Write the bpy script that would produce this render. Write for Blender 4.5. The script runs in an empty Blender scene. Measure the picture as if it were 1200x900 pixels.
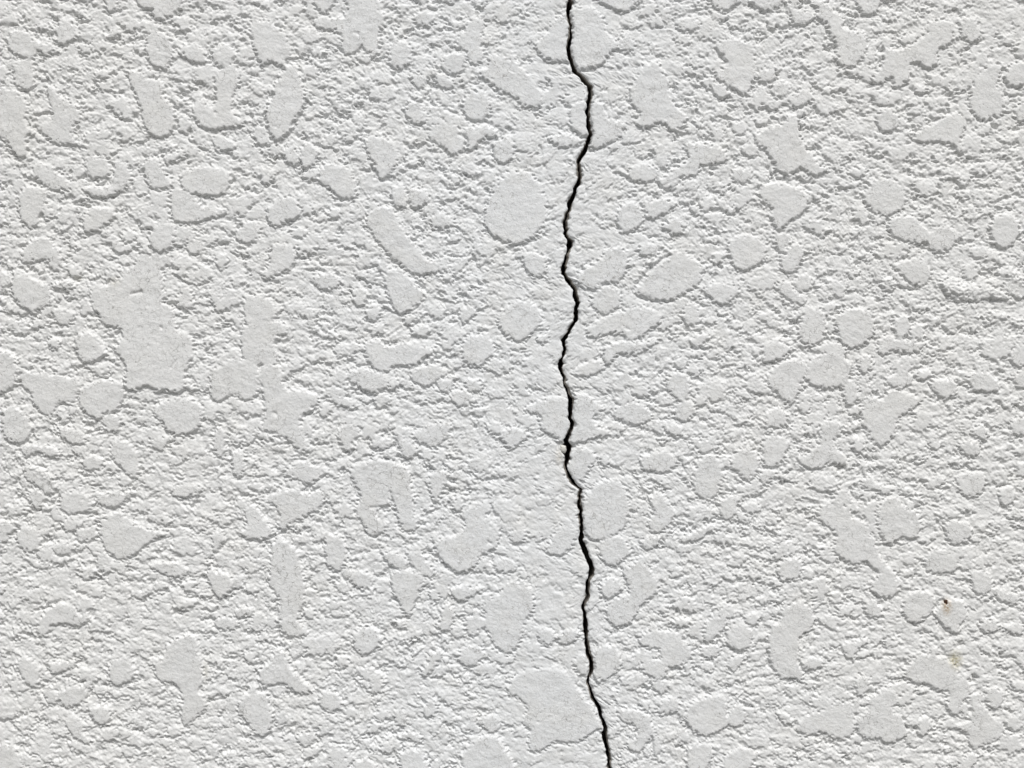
import bpy, math
import numpy as np

# ---------------------------------------------------------------- camera, sky, sun, exposure
S = bpy.context.scene
PX = 0.0005            # one pixel of the 1200 x 900 photograph is half a millimetre of wall
ZC = 1.40              # height of the picture's centre above the pavement
HFOV = math.radians(50)
cam_data = bpy.data.cameras.new('camera')
cam = bpy.data.objects.new('camera', cam_data)
S.collection.objects.link(cam)
cam_data.sensor_width = 36
cam_data.lens = 18 / math.tan(HFOV / 2)
cam_data.clip_start = 0.01
cam_data.clip_end = 500
cam.location = (0, -0.3 / math.tan(HFOV / 2) - 0.0015, ZC)
cam.rotation_euler = (math.radians(90), 0, 0)
S.camera = cam

SUN_EL, SUN_AZ = math.radians(58), math.radians(14)     # above the horizon; to the right of the wall's normal
sun_dir = np.array([math.cos(SUN_EL) * math.sin(SUN_AZ), -math.cos(SUN_EL) * math.cos(SUN_AZ), math.sin(SUN_EL)])
W = bpy.data.worlds.new('World'); S.world = W; W.use_nodes = True
nt = W.node_tree; nt.nodes.clear()
sky = nt.nodes.new('ShaderNodeTexSky'); sky.sky_type = 'NISHITA'; sky.sun_disc = False
sky.sun_elevation = SUN_EL; sky.sun_rotation = math.pi - SUN_AZ
sky.air_density = 1.0; sky.dust_density = 4.0; sky.ozone_density = 1.0
hs = nt.nodes.new('ShaderNodeHueSaturation'); hs.inputs['Saturation'].default_value = 0.22     # cloud veil: a nearly white sky
bg = nt.nodes.new('ShaderNodeBackground'); bg.inputs['Strength'].default_value = 0.06
out = nt.nodes.new('ShaderNodeOutputWorld')
nt.links.new(sky.outputs[0], hs.inputs['Color']); nt.links.new(hs.outputs[0], bg.inputs['Color']); nt.links.new(bg.outputs[0], out.inputs[0])
sl = bpy.data.lights.new('sun', 'SUN'); sl.energy = 1.9; sl.angle = math.radians(19); sl.color = (1, 0.985, 0.965)
sun = bpy.data.objects.new('sun', sl); S.collection.objects.link(sun)
sun.rotation_euler = (math.radians(90) - SUN_EL, 0, SUN_AZ)
S.view_settings.view_transform = 'Standard'; S.view_settings.look = 'None'
S.view_settings.gamma = 1; S.view_settings.exposure = 0.42
S.cycles.max_bounces = 6; S.cycles.diffuse_bounces = 4

# outlines of the flattened plaster patches: tile origin, then closed outlines in quarter pixels of that tile
TILES = {
(0,0): """
255,130 290,95 335,100 360,140 368,165 335,195 285,210 255,195 265,165
35,180 60,145 110,140 150,155 165,190 240,205 240,250 205,265 180,240 150,280 90,265 40,230
70,290 150,280 160,350 165,390 130,425 90,415 60,385 60,340
-20,430 60,420 110,450 125,500 115,560 140,600 165,625 125,645 130,700 100,745 60,710 20,660 -20,620
215,410 245,400 290,450 330,480 370,500 375,560 340,590 350,640 410,690 350,685 310,675 260,675 210,640 180,600 240,550 230,480
600,340 650,325 690,365 740,370 765,400 770,455 810,490 820,545 815,600 780,640 740,645 690,620 670,560 655,500 635,450 615,400
695,160 740,145 780,165 810,210 800,290 770,330 720,310 690,270 680,210
835,235 880,205 930,210 965,245 970,295 910,295 870,275
1000,230 1040,205 1085,220 1100,260 1070,310 1030,315 1000,290
1050,310 1100,300 1120,340 1115,400 1090,450 1090,520 1140,580 1090,600 1045,600 1000,615 950,600 915,560 900,510 940,480 990,500 1010,470 1005,400 1010,360
640,-20 840,-20 845,30 820,65 760,90 715,90 710,45 670,40
1005,640 1050,640 1110,680 1070,705 1025,710 1000,690
400,750 440,730 490,745 515,790 505,825 460,840 425,830 400,790
540,750 580,760 610,800 615,850 590,885 540,910 480,930 430,900 480,880 520,860 530,800
675,760 710,740 750,745 770,800 810,860 780,885 730,890 690,860 670,810
850,810 900,790 960,775 1020,785 1080,820 1075,870 1050,905 1000,922 940,915 880,900 845,865
770,730 820,715 870,715 850,740 800,768 775,760
165,770 220,770 270,800 310,850 320,890 250,890 190,855 155,830
495,-20 545,-20 540,40 515,65 495,40
450,330 520,325 560,310 530,345 480,370 445,365
370,215 415,215 420,245 385,260
-20,310 30,320 30,360 5,385 -20,380
485,185 520,140 560,130 570,155 540,175
""",
(300,0): """
-20,100 50,95 90,120 135,160 160,220 165,265 135,290 140,320 110,310 60,290 30,310 5,260 -20,200
140,310 190,300 205,350 225,430 225,500 190,550 160,610 125,650 90,660 60,620 45,560 50,500 80,450 85,400 120,340
275,-20 370,-20 355,30 330,60 300,55 275,20
420,-20 560,-20 590,40 600,110 580,150 578,220 560,268 520,245 485,215 470,250 430,255 400,230 400,170 380,150 330,140 280,130 275,90 330,80 400,80 430,40
740,70 790,50 830,70 835,105 800,125 760,120 738,95
640,205 690,195 725,225 725,280 700,315 650,320 620,290 625,240
1000,90 1050,75 1075,100 1060,150 1050,200 1070,240 1065,280 1030,305 1000,290 985,240 945,225 945,190 975,140
880,265 930,245 985,260 975,290 970,340 930,350 880,330 870,300
1090,255 1160,265 1200,280 1260,330 1320,400 1345,460 1320,505 1260,500 1200,450 1140,430 1100,395 1050,360 1045,325 1090,315
970,470 1000,440 1050,430 1085,455 1100,500 1085,550 1045,572 1000,560 970,520
705,485 750,475 785,500 800,545 775,585 735,580 705,550 695,515
830,590 880,575 940,580 960,620 985,645 980,690 950,720 905,730 890,700 840,670 805,640
985,600 1030,590 1090,590 1130,610 1130,640 1070,650 1040,670 1020,700 985,700 990,650 965,625
1120,660 1160,640 1200,660 1210,710 1190,755 1150,765 1115,745 1110,700
520,650 570,640 620,650 655,690 670,735 650,785 600,835 575,830 555,790 530,740 510,690
835,350 880,345 915,370 925,410 890,420 850,400
720,350 770,345 800,360 795,400 770,415 740,395
135,700 190,690 205,740 185,775 145,765 128,735
210,690 250,670 285,700 285,750 250,785 215,790 205,750
300,790 380,770 440,800 470,870 460,930 400,930 350,890 300,850
1132,860 1200,804 1288,812 1344,900 1364,1000 1328,1088 1248,1144 1168,1136 1092,1088 1068,1020 1088,940
""",
(600,0): """
110,210 170,150 200,90 250,60 272,100 270,170 270,280 230,290 180,285 140,265
285,40 340,30 390,40 430,90 440,150 490,190 495,225 450,260 430,295 380,320 310,325 285,290 275,230 285,150
380,-20 600,-20 580,25 540,55 500,55 450,30
920,-20 1070,-20 1050,25 1000,50 950,40
1120,-20 1260,-20 1250,30 1190,55 1140,35
640,295 680,290 710,330 735,390 740,450 770,500 820,545 815,580 780,610 740,610 705,575 660,590 610,600 580,580 600,530 560,490 550,430 575,380 600,320
280,490 330,470 362,500 360,600 368,640 320,635 280,600 270,550
385,480 430,490 450,550 540,580 520,620 480,660 430,680 390,700 360,680 375,640 370,590 365,520
175,640 240,625 320,645 330,670 280,690 225,690 185,665
950,210 1010,190 1080,190 1120,230 1140,300 1150,360 1120,400 1110,445 1060,435 1010,400 960,370 960,330 1010,310 985,260
780,95 840,80 880,100 860,140 810,150 775,130
550,790 620,770 680,780 690,810 650,855 600,855 550,840
1140,630 1200,610 1250,640 1240,690 1190,700 1150,680
1075,690 1120,670 1160,700 1140,730 1100,735
810,680 900,670 1000,700 1000,760 950,770 890,780 860,830 800,830 770,870 720,890 690,850 760,790 830,740
1035,800 1090,790 1130,810 1110,850 1070,860 1035,840
1030,580 1080,570 1100,600 1080,635 1040,620
945,400 1000,400 1015,440 980,465 945,440
500,190 540,170 575,200 565,235 530,245 500,230
1150,340 1220,320 1240,370 1190,390 1150,370
890,370 930,355 950,390 920,415 892,400
230,460 280,440 300,470 265,500
""",
(900,0): """
180,0 260,0 300,40 360,90 350,130 440,150 465,190 460,240 430,290 380,320 340,310 320,270 320,220 290,160 270,110 235,90 230,40
110,50 180,45 210,80 190,110 140,120 110,100
410,-20 530,-20 520,40 490,70 440,60
550,230 620,230 690,200 730,160 750,110 800,90 860,100 870,150 850,210 800,230 800,280 790,310 730,320 710,290 670,300 665,370 620,410 590,410 585,365 520,395 490,385 500,340 530,310
15,400 60,375 100,395 95,440 50,460 15,440
100,470 130,440 170,415 210,440 200,480 150,500 120,505
-10,600 60,580 110,540 140,550 150,620 170,680 210,720 240,770 290,790 240,820 190,815 160,790 100,820 50,800 20,750 -10,700
515,530 560,505 600,525 610,580 570,620 530,610 510,570
700,620 740,590 800,560 860,530 920,550 930,600 900,660 930,710 890,720 870,680 800,665 720,670 680,650
1020,320 1070,300 1100,330 1070,400 1100,430 1110,490 1100,540 1060,545 1020,570 985,550 945,500 950,430 980,370
1120,320 1170,290 1230,300 1240,370 1190,400 1150,410 1110,370
1165,500 1200,470 1260,480 1260,550 1200,575 1160,555
900,100 940,80 980,110 1000,160 970,200 930,190 900,140
380,800 430,780 465,800 440,830 400,830
630,170 680,160 700,185 650,210 620,200
680,410 730,400 740,430 700,440
""",
(0,225): """
110,-20 200,-20 210,60 185,110 180,150 150,170 110,150 90,110 85,50
200,70 240,80 240,120 205,130
390,120 430,80 480,70 540,90 530,130 490,160 440,190 400,185 380,150
800,-10 870,-10 920,30 960,70 1060,80 1040,110 960,130 910,145 850,150 810,130 800,80
390,-20 540,-20 520,20 470,30 420,15
705,190 740,150 790,140 820,170 815,230 790,275 750,285 710,260 695,220
100,290 130,240 180,210 230,225 260,260 290,310 285,350 260,375 235,360 220,320 170,325 120,335 95,320
315,350 360,340 385,370 370,400 330,395
50,350 70,380 130,400 190,420 230,450 240,500 230,530 180,550 160,572 120,550 70,510 50,470 60,410
250,430 300,410 345,425 340,455 290,465 250,450
245,580 280,550 340,560 350,590 320,620 280,625
640,300 700,290 790,300 800,340 760,360 760,450 770,520 810,550 820,620 840,650 890,670 905,720 900,780 870,850 870,920 810,945 760,925 740,940 690,910 640,930 580,915 590,830 560,770 530,730 570,690 560,640 500,630 460,580 430,530 425,470 450,440 520,430 565,410 560,370 620,350
355,680 400,655 460,680 480,720 495,760 440,795 390,800 360,760 350,710
225,690 270,680 280,710 255,740 225,720
1105,210 1130,160 1190,130 1215,180 1200,225 1170,245 1130,235
870,250 920,230 960,260 930,290 890,290
1015,300 1060,290 1070,330 1035,365 1015,340
1144,500 1200,476 1264,500 1304,556 1288,596 1220,612 1152,620
1140,632 1240,600 1332,612 1352,644 1320,676 1296,692 1288,732 1304,800 1220,812 1140,780 1128,700
988,860 1032,812 1100,780 1192,796 1216,860 1208,948 1152,980 1088,948 1032,984 988,964
1220,820 1300,812 1340,920 1408,924 1496,964 1464,1020 1412,1060 1408,1120 1448,1188 1424,1232 1384,1204 1368,1180 1272,1128 1208,1112 1240,1060 1232,960 1216,892
-20,760 40,750 75,790 85,850 80,890 60,920 20,935 -20,940
830,490 880,480 910,510 900,545 840,545
570,190 620,175 640,210 600,240 570,225
""",
(300,225): """
70,60 110,25 170,20 200,60 210,100 180,130 130,145 100,165 65,150 50,100
335,90 380,75 400,100 380,122 345,120
70,260 110,240 160,250 190,290 180,330 150,370 100,385 60,410 20,390 50,350 60,310
520,110 550,80 610,65 650,90 680,150 720,220 760,260 790,300 870,345 865,375 820,382 760,388 720,375 680,345 640,310 600,270 560,220 540,180 510,160
610,370 660,360 710,390 750,430 790,480 760,530 710,560 680,575 645,545 620,490 603,430
825,120 870,100 930,130 920,160 870,170 830,175
640,-20 700,-20 710,60 670,75 635,40
720,-20 800,0 800,50 750,80 720,50
510,720 550,705 620,720 700,705 760,710 840,745 790,780 740,820 700,815 650,820 600,850 560,830 520,790
440,840 520,825 600,855 610,915 540,945 470,910 430,880
740,830 830,805 890,840 860,880 800,915 740,890 720,860
975,700 1010,670 1070,665 1110,700 1115,750 1075,800 1030,820 985,800 965,755
1132,588 1192,532 1248,508 1312,532 1340,600 1300,660 1248,700 1192,692 1152,652
455,460 510,455 525,490 500,530 460,525
515,550 560,530 585,565 560,600 515,595
165,180 220,165 240,190 210,215 170,205
950,560 1000,540 1030,570 990,610 965,610
730,640 790,620 820,650 790,680 735,670
690,590 740,575 745,605 710,630
270,400 330,380 390,400 400,430 340,460 290,450
""",
(600,225): """
500,80 540,50 590,60 620,110 600,160 550,190 510,185 495,140
620,50 700,30 770,50 740,90 690,115 650,130 615,90
700,160 760,120 800,140 800,190 770,205 730,185
880,40 930,30 960,55 920,90 885,80
1010,240 1050,205 1110,200 1160,220 1195,270 1180,320 1140,350 1080,372 1040,350 1020,300
600,260 650,240 690,260 680,290 630,305 595,290
300,400 350,350 420,310 440,270 510,260 545,290 545,350 520,400 490,430 440,425 400,455 350,455 310,430
380,480 420,445 470,440 505,470 505,530 470,560 430,575 395,555 370,520
580,470 600,430 640,380 690,330 750,290 800,280 850,310 890,350 890,400 870,440 800,480 740,512 680,510 620,495
905,450 960,425 1030,440 1075,465 1020,510 975,530 930,500
50,310 100,280 150,300 165,340 150,385 115,400 75,380 55,345
360,680 350,640 420,590 500,560 580,540 650,545 700,580 690,620 640,650 590,690 545,700 520,670 460,665 410,680
430,730 500,700 600,700 690,690 640,730 560,765 500,760 460,810 430,790
290,850 340,800 400,785 440,820 400,850 330,870
805,560 840,530 880,570 880,610 830,630 805,605
765,790 810,780 825,805 795,828 765,820
840,690 900,660 930,680 900,710 850,725
725,870 780,840 825,870 830,960 790,985 750,950 725,920
890,600 930,580 960,610 920,625
115,680 155,670 165,700 130,710
""",
(900,225): """
-40,-20 20,-40 120,-30 180,10 185,70 150,110 100,140 60,180 30,160 10,110 20,80 -30,40
30,200 80,185 100,220 80,280 50,280 30,240
60,320 100,250 150,240 170,270 160,330 110,385 70,370
450,20 500,-60 580,-60 640,0 640,70 590,100 540,110 480,80
560,150 600,115 680,110 720,150 760,190 750,230 700,245 640,230 590,210
760,190 800,160 860,165 885,200 870,250 820,285 770,275 745,250
580,340 640,325 700,305 750,340 770,380 740,430 690,440 650,410 620,380
1040,180 1060,120 1110,100 1160,120 1180,170 1160,230 1110,268 1065,245
125,410 170,380 210,410 200,450 150,470 125,450
40,440 90,415 130,460 180,500 160,535 120,520 60,480
170,550 220,540 265,570 270,640 255,700 200,720 150,690 140,640 160,600
310,590 370,550 440,545 490,580 505,640 470,700 430,730 385,735 340,700 320,640
585,620 620,580 660,590 668,640 635,685 600,670
105,580 150,560 160,580 125,605
520,700 570,680 680,695 740,710 700,750 640,755 590,745 545,765 515,745
-20,720 50,700 100,730 90,770 20,800 -20,800
0,850 80,790 170,790 175,850 160,900 120,990 80,980 40,940 5,910
185,800 240,765 300,755 380,790 390,840 370,900 310,920 230,915 180,880
425,780 470,765 495,800 470,845 430,845
810,420 860,400 930,430 1000,450 1110,470 1120,510 1040,500 950,515 870,505 830,470
530,420 570,400 600,430 580,462 545,460
1150,740 1220,720 1250,780 1200,820 1140,800
1110,430 1170,400 1230,430 1220,490 1160,500 1120,470
550,870 600,850 670,860 680,885 650,915 590,920 555,895
685,850 750,835 770,860 720,885
940,860 1000,840 1060,870 1090,920 1040,940 960,925
1150,860 1220,850 1230,900 1180,920
""",
(0,450): """
90,-40 150,-60 240,-50 330,-30 380,0 340,90 280,90 250,130 230,155 190,130 150,90 140,40 100,10
370,90 370,30 420,0 500,-15 570,-10 585,40 570,90 540,130 490,140 460,170 420,150 380,120
480,160 520,140 565,145 570,190 535,230 500,220 478,190
20,130 50,105 100,120 140,165 150,210 130,255 90,285 50,275 15,240 5,180
715,110 770,80 850,65 910,75 945,110 950,160 930,205 880,240 820,240 775,215 760,180 725,150
520,290 550,260 600,275 635,310 650,370 655,420 625,440 580,410 545,370 520,340
380,360 430,340 480,350 485,380 440,410 400,400
105,400 140,380 190,395 240,430 260,480 250,515 220,520 180,485 130,450
135,510 170,490 210,520 200,560 170,590 140,565
275,545 310,510 380,505 430,540 440,570 400,600 340,610 295,600
455,530 520,505 580,510 600,530 560,570 500,578 455,560
470,660 510,615 570,605 620,640 660,665 720,680 770,705 720,735 680,760 640,795 590,822 540,815 500,785 480,740 462,700
75,690 110,670 160,680 190,715 190,765 150,790 105,780 80,740
355,690 400,670 450,690 460,715 410,740 360,735
255,760 300,740 350,755 340,785 290,805 255,790
1000,230 1030,200 1055,240 1055,310 1035,345 1005,320
1085,330 1130,310 1150,360 1140,420 1105,440 1085,390
800,490 860,470 940,475 950,500 880,530 820,530
1000,700 1040,690 1050,740 1010,790 995,760
275,215 330,200 400,250 390,280 330,280 285,250
1148,592 1200,572 1248,640 1288,700 1248,728 1180,728 1128,712 1152,660
-20,650 50,640 75,680 40,710 20,750 -20,760
700,850 780,830 860,850 880,890 820,910 760,890
90,300 140,285 240,290 290,330 240,350 180,320 120,340
290,650 350,635 390,660 340,690 300,690
700,270 740,250 790,265 760,310 715,300
""",
(300,450): """
130,420 190,370 240,365 290,410 300,440 240,470 190,445 145,440
50,540 110,500 180,490 240,510 300,500 325,540 300,580 250,615 200,640 160,665 125,690 95,660 110,620 85,570
340,70 420,60 470,90 460,120 410,105 370,95
390,210 430,185 480,210 480,245 450,270 450,310 420,318 395,280 380,245
530,280 570,250 620,255 640,285 600,305 550,308
640,220 680,230 700,270 750,290 755,320 720,350 685,340 670,290
740,230 790,200 840,180 890,180 910,210 895,250 865,280 838,303 790,285 750,265
450,380 520,365 570,345 640,365 690,385 720,420 725,470 750,530 740,560 740,610 760,660 740,695 690,690 665,640 650,580 630,530 630,570 570,585 560,620 600,650 600,690 550,715 520,700 490,640 460,590 490,540 470,480 445,430
815,430 850,405 900,405 895,440 880,490 855,545 830,555 818,510 805,470
920,560 960,550 975,575 945,600 920,590
960,600 1010,575 1060,590 1110,650 1145,700 1130,760 1090,790 1050,805 1030,850 990,880 950,890 890,850 860,810 835,750 870,725 930,710 980,670
325,730 370,700 410,730 425,790 420,840 380,880 345,865 325,820
72,748 128,732 180,768 200,820 220,888 232,960 224,1032 200,1072 212,1128 240,1168 208,1188 152,1180 112,1152 104,1088 112,1020 80,968 56,920 68,840
590,800 640,785 700,810 715,850 680,875 630,850
705,800 760,790 800,830 840,880 820,910 770,890 730,855
915,50 960,20 1010,50 1005,85 960,105 925,90
610,-20 680,-10 660,25 625,25
855,-20 920,-10 915,30 880,45 855,25
980,-20 1070,-10 1050,30 1000,35
1080,190 1130,175 1160,215 1140,240 1100,230
1150,220 1200,200 1270,220 1275,250 1200,305 1165,285 1145,250
1110,850 1160,820 1220,840 1210,880 1150,885
290,120 330,100 350,130 320,155 295,145
""",
(600,450): """
60,120 110,80 200,60 255,60 285,110 280,200 250,260 215,270 180,240 135,210 130,150 80,135
290,50 340,50 400,80 430,120 380,150 400,190 455,220 440,245 380,255 330,275 270,280 275,200 285,120
470,130 530,95 600,95 650,130 650,165 590,195 540,185 490,165
285,310 340,300 390,330 400,350 370,390 345,440 310,468 270,450 255,390
605,350 660,325 730,315 770,355 760,395 710,420 650,410 610,400
770,100 820,70 865,110 850,150 810,180 765,160
720,200 770,185 800,220 780,250 730,235
860,390 890,340 940,330 975,370 985,430 975,490 940,540 900,540 860,505 847,450
1030,350 1060,310 1120,300 1155,340 1160,400 1130,440 1100,455 1060,420 1030,390
1080,570 1130,555 1170,580 1130,610 1085,600
970,545 1030,520 1085,540 1060,570 1050,610 1010,640 980,620 970,580
380,480 440,450 500,450 530,510 550,580 545,640 510,690 450,720 390,735 340,700 325,620 335,540
410,740 470,710 520,720 560,780 540,810 490,850 450,850 410,810
640,540 690,510 740,560 765,610 740,660 690,695 650,690 640,650 665,600
160,780 190,710 230,665 290,670 305,710 270,780 220,805 170,800
-10,700 30,685 70,705 40,745 0,745
790,730 850,690 930,665 980,680 920,700 870,735 810,742
520,872 592,832 648,872 692,940 672,988 608,1036 580,1088 540,1132 480,1140 448,1100 448,1048 488,1000 552,980 532,920
860,60 900,45 912,80 885,105 860,95
600,750 650,710 700,720 680,760 630,775
1160,420 1200,400 1240,420 1200,470 1170,460
400,345 450,340 470,375 430,385
""",
(900,450): """
350,-20 410,-10 425,60 400,100 370,95 352,50
440,110 480,60 540,75 560,40 620,30 700,60 710,90 660,130 610,165 600,220 570,270 530,290 500,280 470,240 450,200 380,235 350,210 400,180 440,170
240,200 290,165 340,190 340,240 300,270 330,310 370,350 350,385 290,375 240,400 190,395 140,365 170,330 230,290 245,250
-10,140 50,110 95,150 80,200 20,205 -10,200
-20,260 40,240 105,280 80,330 60,370 10,392 -20,380
395,265 440,250 455,290 430,325 400,310
462,280 490,275 500,300 475,315
440,450 480,435 510,470 570,480 590,500 550,520 500,500 450,490
895,440 940,415 1000,425 1022,465 1000,515 950,535 905,510 890,475
1085,510 1130,480 1165,510 1150,550 1100,570
515,590 550,540 600,530 640,570 700,600 715,650 710,700 670,730 620,720 580,760 545,735 520,680 512,630
830,660 870,640 930,650 960,690 940,730 870,755 840,725
240,590 290,560 350,575 400,620 450,670 500,720 520,790 560,850 600,900 560,905 500,870 460,835 400,845 350,820 310,780 315,700 270,665 240,640
50,850 90,815 150,820 160,860 140,910 80,925 45,895
740,810 790,770 850,790 895,840 880,880 800,890 740,870
895,280 950,260 1000,300 970,345 915,325
1140,180 1190,150 1240,160 1240,230 1180,245 1140,225
955,220 1000,190 1035,230 1020,270 970,245
760,-10 870,-20 890,30 850,70 800,60
755,270 800,265 810,300 770,310
1170,380 1220,370 1230,430 1180,430
140,95 190,85 200,125 160,140
""",
(0,675): """
170,230 200,190 230,145 290,125 340,140 370,175 415,185 410,215 360,235 280,225 240,240 220,280 185,285
80,400 120,380 165,405 185,450 185,500 150,525 110,495 85,450
225,420 270,400 350,400 350,425 290,450 240,460
505,440 530,395 580,385 620,410 640,460 600,495 555,520 510,495
780,330 830,290 890,270 925,300 930,360 950,420 945,500 930,540 970,585 965,620 920,670 870,705 845,680 850,620 845,550 810,505 750,495 720,450 730,400 780,370
970,-20 1070,-10 1095,50 1060,90 1025,105 990,60
1005,215 1060,190 1120,215 1110,245 1060,255 1015,245
1100,160 1150,140 1190,160 1170,190 1110,195
275,545 320,520 390,520 410,560 380,600 310,618 275,590
200,540 240,525 270,560 260,600 225,600
415,630 460,610 510,630 520,670 490,705 440,680
305,690 350,660 400,700 390,740 430,790 380,780 330,740
-20,800 40,790 85,820 105,860 90,920 -20,920
1120,588 1160,552 1208,540 1248,560 1272,620 1280,680 1260,732 1220,756 1180,720 1140,668 1112,628
1140,370 1190,360 1200,410 1165,415
845,40 900,20 925,40 880,75
780,720 830,700 850,735 800,760
""",
(300,675): """
20,440 70,400 80,360 130,345 150,380 160,430 210,480 260,520 240,555 180,545 130,510 90,510 40,520 10,490
295,560 340,530 385,560 405,600 390,630 340,640 305,610
460,270 500,235 550,245 590,290 580,330 550,355 500,372 465,345 450,305
640,-20 760,-20 780,40 750,120 720,185 690,170 670,130 640,70
910,70 960,40 1030,50 1050,75 1000,100 960,122 925,105
400,-20 520,-20 540,30 520,65 460,45
815,85 850,70 860,105 835,125 815,115
945,360 990,330 1050,335 1085,375 1050,405 990,430 950,400
1068,132 1120,100 1160,52 1200,20 1272,40 1304,100 1296,172 1264,212 1248,280 1220,340 1176,364 1120,332 1088,268 1060,252 1024,288 984,252 980,212 1024,188 1072,196
860,170 900,130 930,170 920,230 880,265 840,230 870,200
790,600 820,578 855,590 845,640 810,670 785,650
645,650 680,620 705,650 700,690 685,715 655,690
1035,680 1090,650 1140,665 1145,710 1110,740 1060,710
960,850 1000,790 1060,750 1120,750 1160,790 1190,840 1200,920 990,920 965,880
670,840 730,810 790,840 800,920 690,920
580,800 620,775 645,800 625,832 590,830
190,750 240,730 280,750 250,800 205,790
655,760 710,730 780,750 770,790 720,770
810,360 880,350 860,400 825,440 790,478 770,450 800,410
440,900 480,860 540,860 570,920 450,920
340,880 390,850 440,870 430,910 360,915
650,215 690,205 705,240 665,250
375,390 420,375 430,420 390,430
520,530 570,510 590,535 545,557
220,165 265,150 270,190 235,205
""",
(600,675): """
410,50 450,10 500,20 520,60 480,95 430,108
120,270 160,240 205,270 190,315 145,325
215,280 250,250 300,250 320,275 290,310 240,325 212,305
390,350 440,320 490,340 515,400 500,440 450,480 400,495 375,450
-10,490 60,450 150,430 230,440 290,500 330,560 370,610 405,670 420,710 370,740 320,775 250,785 210,780 170,800 130,825 85,820 75,780 85,730 50,690 70,640 60,600 20,570 -20,560
590,310 620,265 690,255 760,265 810,310 850,350 840,385 790,420 740,430 700,390 690,345 640,340
585,430 640,400 700,390 735,425 720,465 680,490 640,465
655,510 700,485 740,515 710,552 675,550
740,215 790,195 850,210 830,235 770,240
905,230 950,190 1005,185 1000,240 960,290 920,315 900,290
1010,250 1060,225 1120,240 1125,300 1090,350 1040,345 1005,310
885,345 930,320 985,330 970,370 910,390
1010,400 1060,375 1100,370 1070,420 1030,450
690,600 740,570 785,590 760,640 700,650
500,640 560,620 620,635 655,680 660,740 630,790 600,828 550,820 540,780 590,750 570,700 520,680
815,660 840,600 900,565 980,560 1015,610 1010,660 1020,700 970,730 910,750 860,735 825,700
1010,650 1040,612 1090,625 1095,670 1060,712 1015,695
825,810 880,780 940,800 940,850 900,920 830,920
990,860 1030,820 1090,805 1145,840 1130,880 1100,920 1000,920
1090,190 1150,180 1160,220 1120,240
290,400 340,370 355,420 350,470 310,460
""",
(900,675): """
60,170 110,130 165,120 205,155 220,210 200,260 150,290 145,350 140,400 170,460 160,495 110,485 60,480 20,430 5,370 0,300 20,240 60,210
160,400 210,378 260,395 250,430 200,445 165,430
490,20 530,-20 590,-20 615,50 600,85 560,105 510,90 480,60
640,110 680,70 740,70 785,110 780,150 740,200 700,225 655,210 630,170
790,160 830,120 900,110 930,150 925,210 900,235 900,270 860,265 820,230 780,190
640,440 690,390 760,370 830,385 870,410 900,460 940,490 955,530 940,570 910,600 900,655 860,650 840,610 845,545 800,540 740,510 700,505 650,485
1020,540 1060,515 1110,550 1100,600 1060,630 1030,600
960,600 1010,610 1040,650 1100,690 1105,730 1070,775 1010,795 970,815 940,780 930,740 890,725 880,700 930,690 950,650
140,690 200,650 270,630 340,600 420,590 425,625 405,670 410,730 350,770 300,755 250,740 200,750 145,735
440,600 490,560 550,530 600,550 620,600 580,620 630,670 650,720 640,760 560,785 520,765 460,765 425,730 410,670 480,620
610,570 660,545 685,570 655,605 615,610
705,680 750,660 770,700 740,745 705,750
350,330 400,300 460,290 465,320 420,350 405,400 365,375
450,130 500,120 540,160 530,190 470,190
1060,100 1110,75 1170,85 1180,120 1150,140 1100,120
1000,215 1060,205 1090,240 1060,265 1005,260
1100,240 1150,220 1200,240 1180,280 1120,260
330,150 380,140 395,170 350,195 325,180
415,490 450,470 480,500 450,560 420,560
890,900 930,850 990,840 960,900 930,920
1140,510 1190,490 1220,520 1180,545
950,-20 1040,-10 1050,50 1010,90 960,60
700,530 740,520 745,545 715,555
40,650 80,640 130,690 90,700
""",
}
# centre line of the crack, tile origin then quarter pixels
CRACK = {
(600,0): "275,0 265,40 268,90 278,125 270,170 265,220 268,260 283,305 300,335 340,370 367,400 368,440 357,490 357,540 357,590 370,625 352,670 340,705 315,745 312,790 318,830 303,875",
(600,225): "293,0 275,50 258,100 248,150 250,195 268,225 262,290 250,330 242,380 268,420 293,455 305,515 297,570 297,605 265,650 243,695 250,740 232,790 228,825 248,870",
(600,450): "252,0 265,40 280,75 272,130 285,185 265,235 247,268 268,296 255,345 253,400 262,440 290,470 322,495 315,545 320,600 325,650 325,730 340,780 365,830 375,870",
(600,675): "368,0 352,45 355,95 338,145 342,210 355,270 350,330 368,390 370,440 355,490 358,525 385,580 408,620 420,665 443,710 437,760 448,820 457,870 460,900",
}

# ---------------------------------------------------------------- materials
def new_mat(name):
    m = bpy.data.materials.new(name); m.use_nodes = True
    t = m.node_tree; t.nodes.clear()
    o = t.nodes.new('ShaderNodeOutputMaterial'); p = t.nodes.new('ShaderNodeBsdfPrincipled')
    t.links.new(p.outputs[0], o.inputs[0])
    return m, t, p

def noise(t, vec, scale, detail=3, rough=0.55, dist=0.0):
    n = t.nodes.new('ShaderNodeTexNoise'); n.inputs['Scale'].default_value = scale
    n.inputs['Detail'].default_value = detail; n.inputs['Roughness'].default_value = rough
    n.inputs['Distortion'].default_value = dist
    t.links.new(vec, n.inputs['Vector']); return n.outputs['Fac']

def ramp(t, fac, stops):
    r = t.nodes.new('ShaderNodeValToRGB'); t.links.new(fac, r.inputs[0])
    e = r.color_ramp.elements
    while len(e) < len(stops): e.new(0.5)
    for k, (p, c) in enumerate(stops):
        e[k].position = p; e[k].color = (c, c, c, 1) if not isinstance(c, tuple) else (*c, 1)
    return r.outputs[0]

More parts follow.
